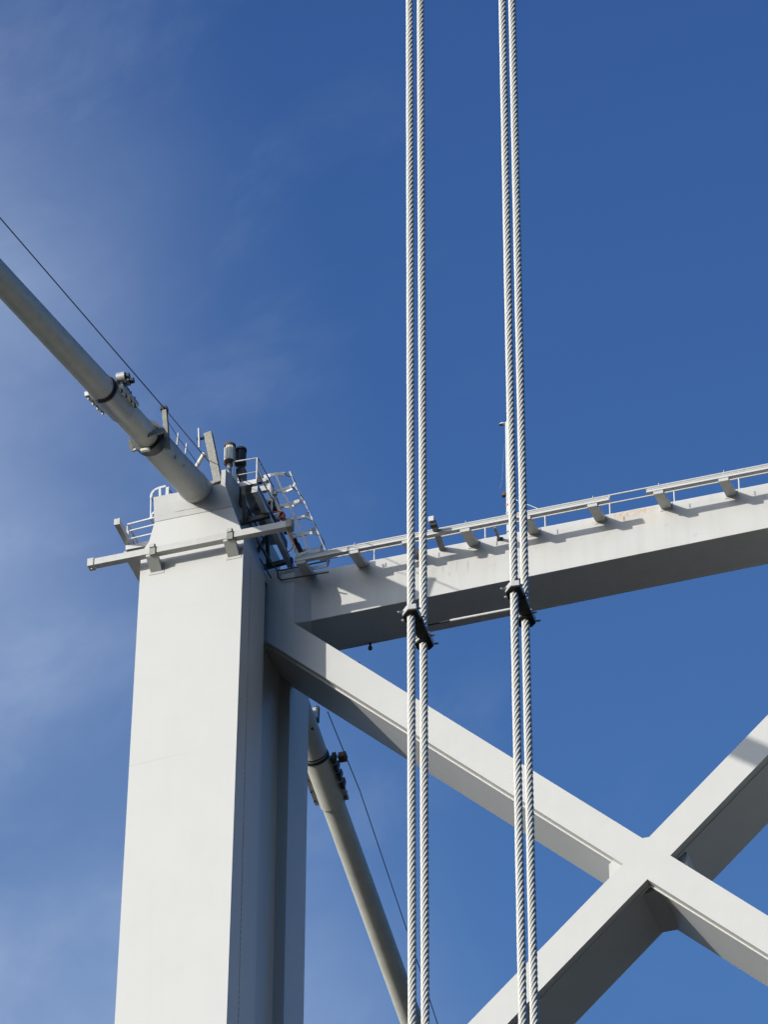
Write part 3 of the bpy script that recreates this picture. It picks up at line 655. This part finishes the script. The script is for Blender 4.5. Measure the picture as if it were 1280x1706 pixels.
# ------------------------------------------------------------------ hanger ropes close to the camera
ZC = 20.85
rp = [at(685.4, 1026, 2, ZC), at(706.0, 1071, 2, ZC), at(857.2, 987, 2, ZC), at(876.2, 1033, 2, ZC)]
def rope_mesh(z0, z1, r_str=0.0093, r_lay=0.0187, lay=0.275, n=6):
    mb = MB(); seg = 20; cnt = int((z1-z0)/lay*seg)
    for k in range(n):
        pts = []
        for i in range(cnt+1):
            z = z0 + (z1-z0)*i/cnt; a = 2*math.pi*(z/lay + k/n)
            pts.append((r_lay*math.cos(a), r_lay*math.sin(a), z))
        mb.tube(pts, r_str, 6, False)
    mb.tube([(0,0,z0),(0,0,z1)], r_lay*.62, 10)
    return mb
base = rope_mesh(0, 34)
labs = ['twisted white hanger rope farthest left of the four', 'twisted white hanger rope of the left pair, on its right side',
        'twisted white hanger rope of the right pair, on its left side', 'twisted white hanger rope farthest right of the four']
rope0 = None
for k in range(4):
    if rope0 is None: o = rope0 = base.build('hanger_rope', 'rope', origin=(0,0,0), recalc=False)
    else: o = rope0.copy(); S.collection.objects.link(o)
    o.location = (rp[k].x, rp[k].y, 0); o.rotation_euler = (0, 0, 0)
    tag(o, labs[k], 'hanger rope', 'hanger ropes in front of the tower')

def hexa(cx, y0, y1, w, nose, tail):    # outline in XY, nose towards the camera
    h = w/2
    return [(cx-h, y0+nose*1.1), (cx-h*.05, y0), (cx+h, y0+nose*.15), (cx+h, y1-tail), (cx+h*.4, y1), (cx-h*.6, y1), (cx-h, y1-tail)]
def rope_clamp(a, b, label):
    t = thing('rope_clamp', (a.x, (a.y+b.y)/2, ZC), label, 'rope clamp', 'clamps joining the hanger ropes')
    z0, z1 = ZC-.002, ZC+.040
    def ring(poly, za, zb, inset=None): return [[(x, y, za) for x, y in poly], [(x, y, zb) for x, y in poly]]
    pa = hexa(a.x, a.y-.075, a.y+.068, .110, .050, .02)
    pb = hexa(b.x, b.y-.06, b.y+.075, .118, .04, .03)
    MB().loft(ring(pa, z0, z1)).build('clamp_block', 'clamp', t, bevel=.004)
    MB().loft(ring(pb, z0, z1)).build('clamp_block', 'clamp', t, bevel=.004)
    MB().beam(Vector((a.x+.018, a.y+.069, ZC+.018)), Vector((b.x+.012, b.y-.055, ZC+.018)), .072, .036).build('web', 'dark', t)
    # thin black sheets laid under the blocks and web, darkening their undersides
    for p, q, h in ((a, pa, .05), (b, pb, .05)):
        MB().loft(ring([(p.x+(x-p.x)*.93, p.y+(y-p.y)*.93) for x, y in q], z0-.008, z0-.0005)).build('underside_sheet', 'underside_dark', t)
    MB().box(a.x-.017, a.x+.050, a.y+.070, b.y-.056, ZC-.006, ZC-.0005).build('underside_sheet', 'underside_dark', t)
    for p in (a, b):
        for dy in (-.035, .055):
            MB().tube([(p.x-.080, p.y+dy, ZC+.02), (p.x-.067, p.y+dy, ZC+.02), (p.x-.0665, p.y+dy, ZC+.02), (p.x+.0665, p.y+dy, ZC+.02), (p.x+.067, p.y+dy, ZC+.02), (p.x+(.073 if p is a else .085), p.y+dy, ZC+.02)], [.009,.010,.006,.006,.009,.007], 6).build('bolt', 'galv', t)
    return t
rope_clamp(rp[0], rp[1], 'angular steel clamp joining the left pair of hanger ropes')
rope_clamp(rp[2], rp[3], 'angular steel clamp joining the right pair of hanger ropes')
yrod = (rp[0].y+rp[1].y)/2
sr = thing('spacer_rod', (rp[0].x+.35, yrod, ZC), 'thin rod, white half and dark half, linking the two rope clamps', 'spacer rod')
xa_, xb_ = rp[0].x+.07, rp[2].x-.012; xm = xa_+(xb_-xa_)*.24
MB().tube([(xm, yrod, ZC+.02), (xb_, yrod, ZC+.02)], .0095, 10).build('rod', 'rope', sr)
MB().tube([(xa_, yrod, ZC+.02), (xm, yrod, ZC+.02)], .007, 10).build('threaded_end', 'dark', sr)
MB().tube([(xb_-.02, yrod, ZC+.02), (xb_+.008, yrod, ZC+.02)], .016, 8).build('nut', 'galv', sr)
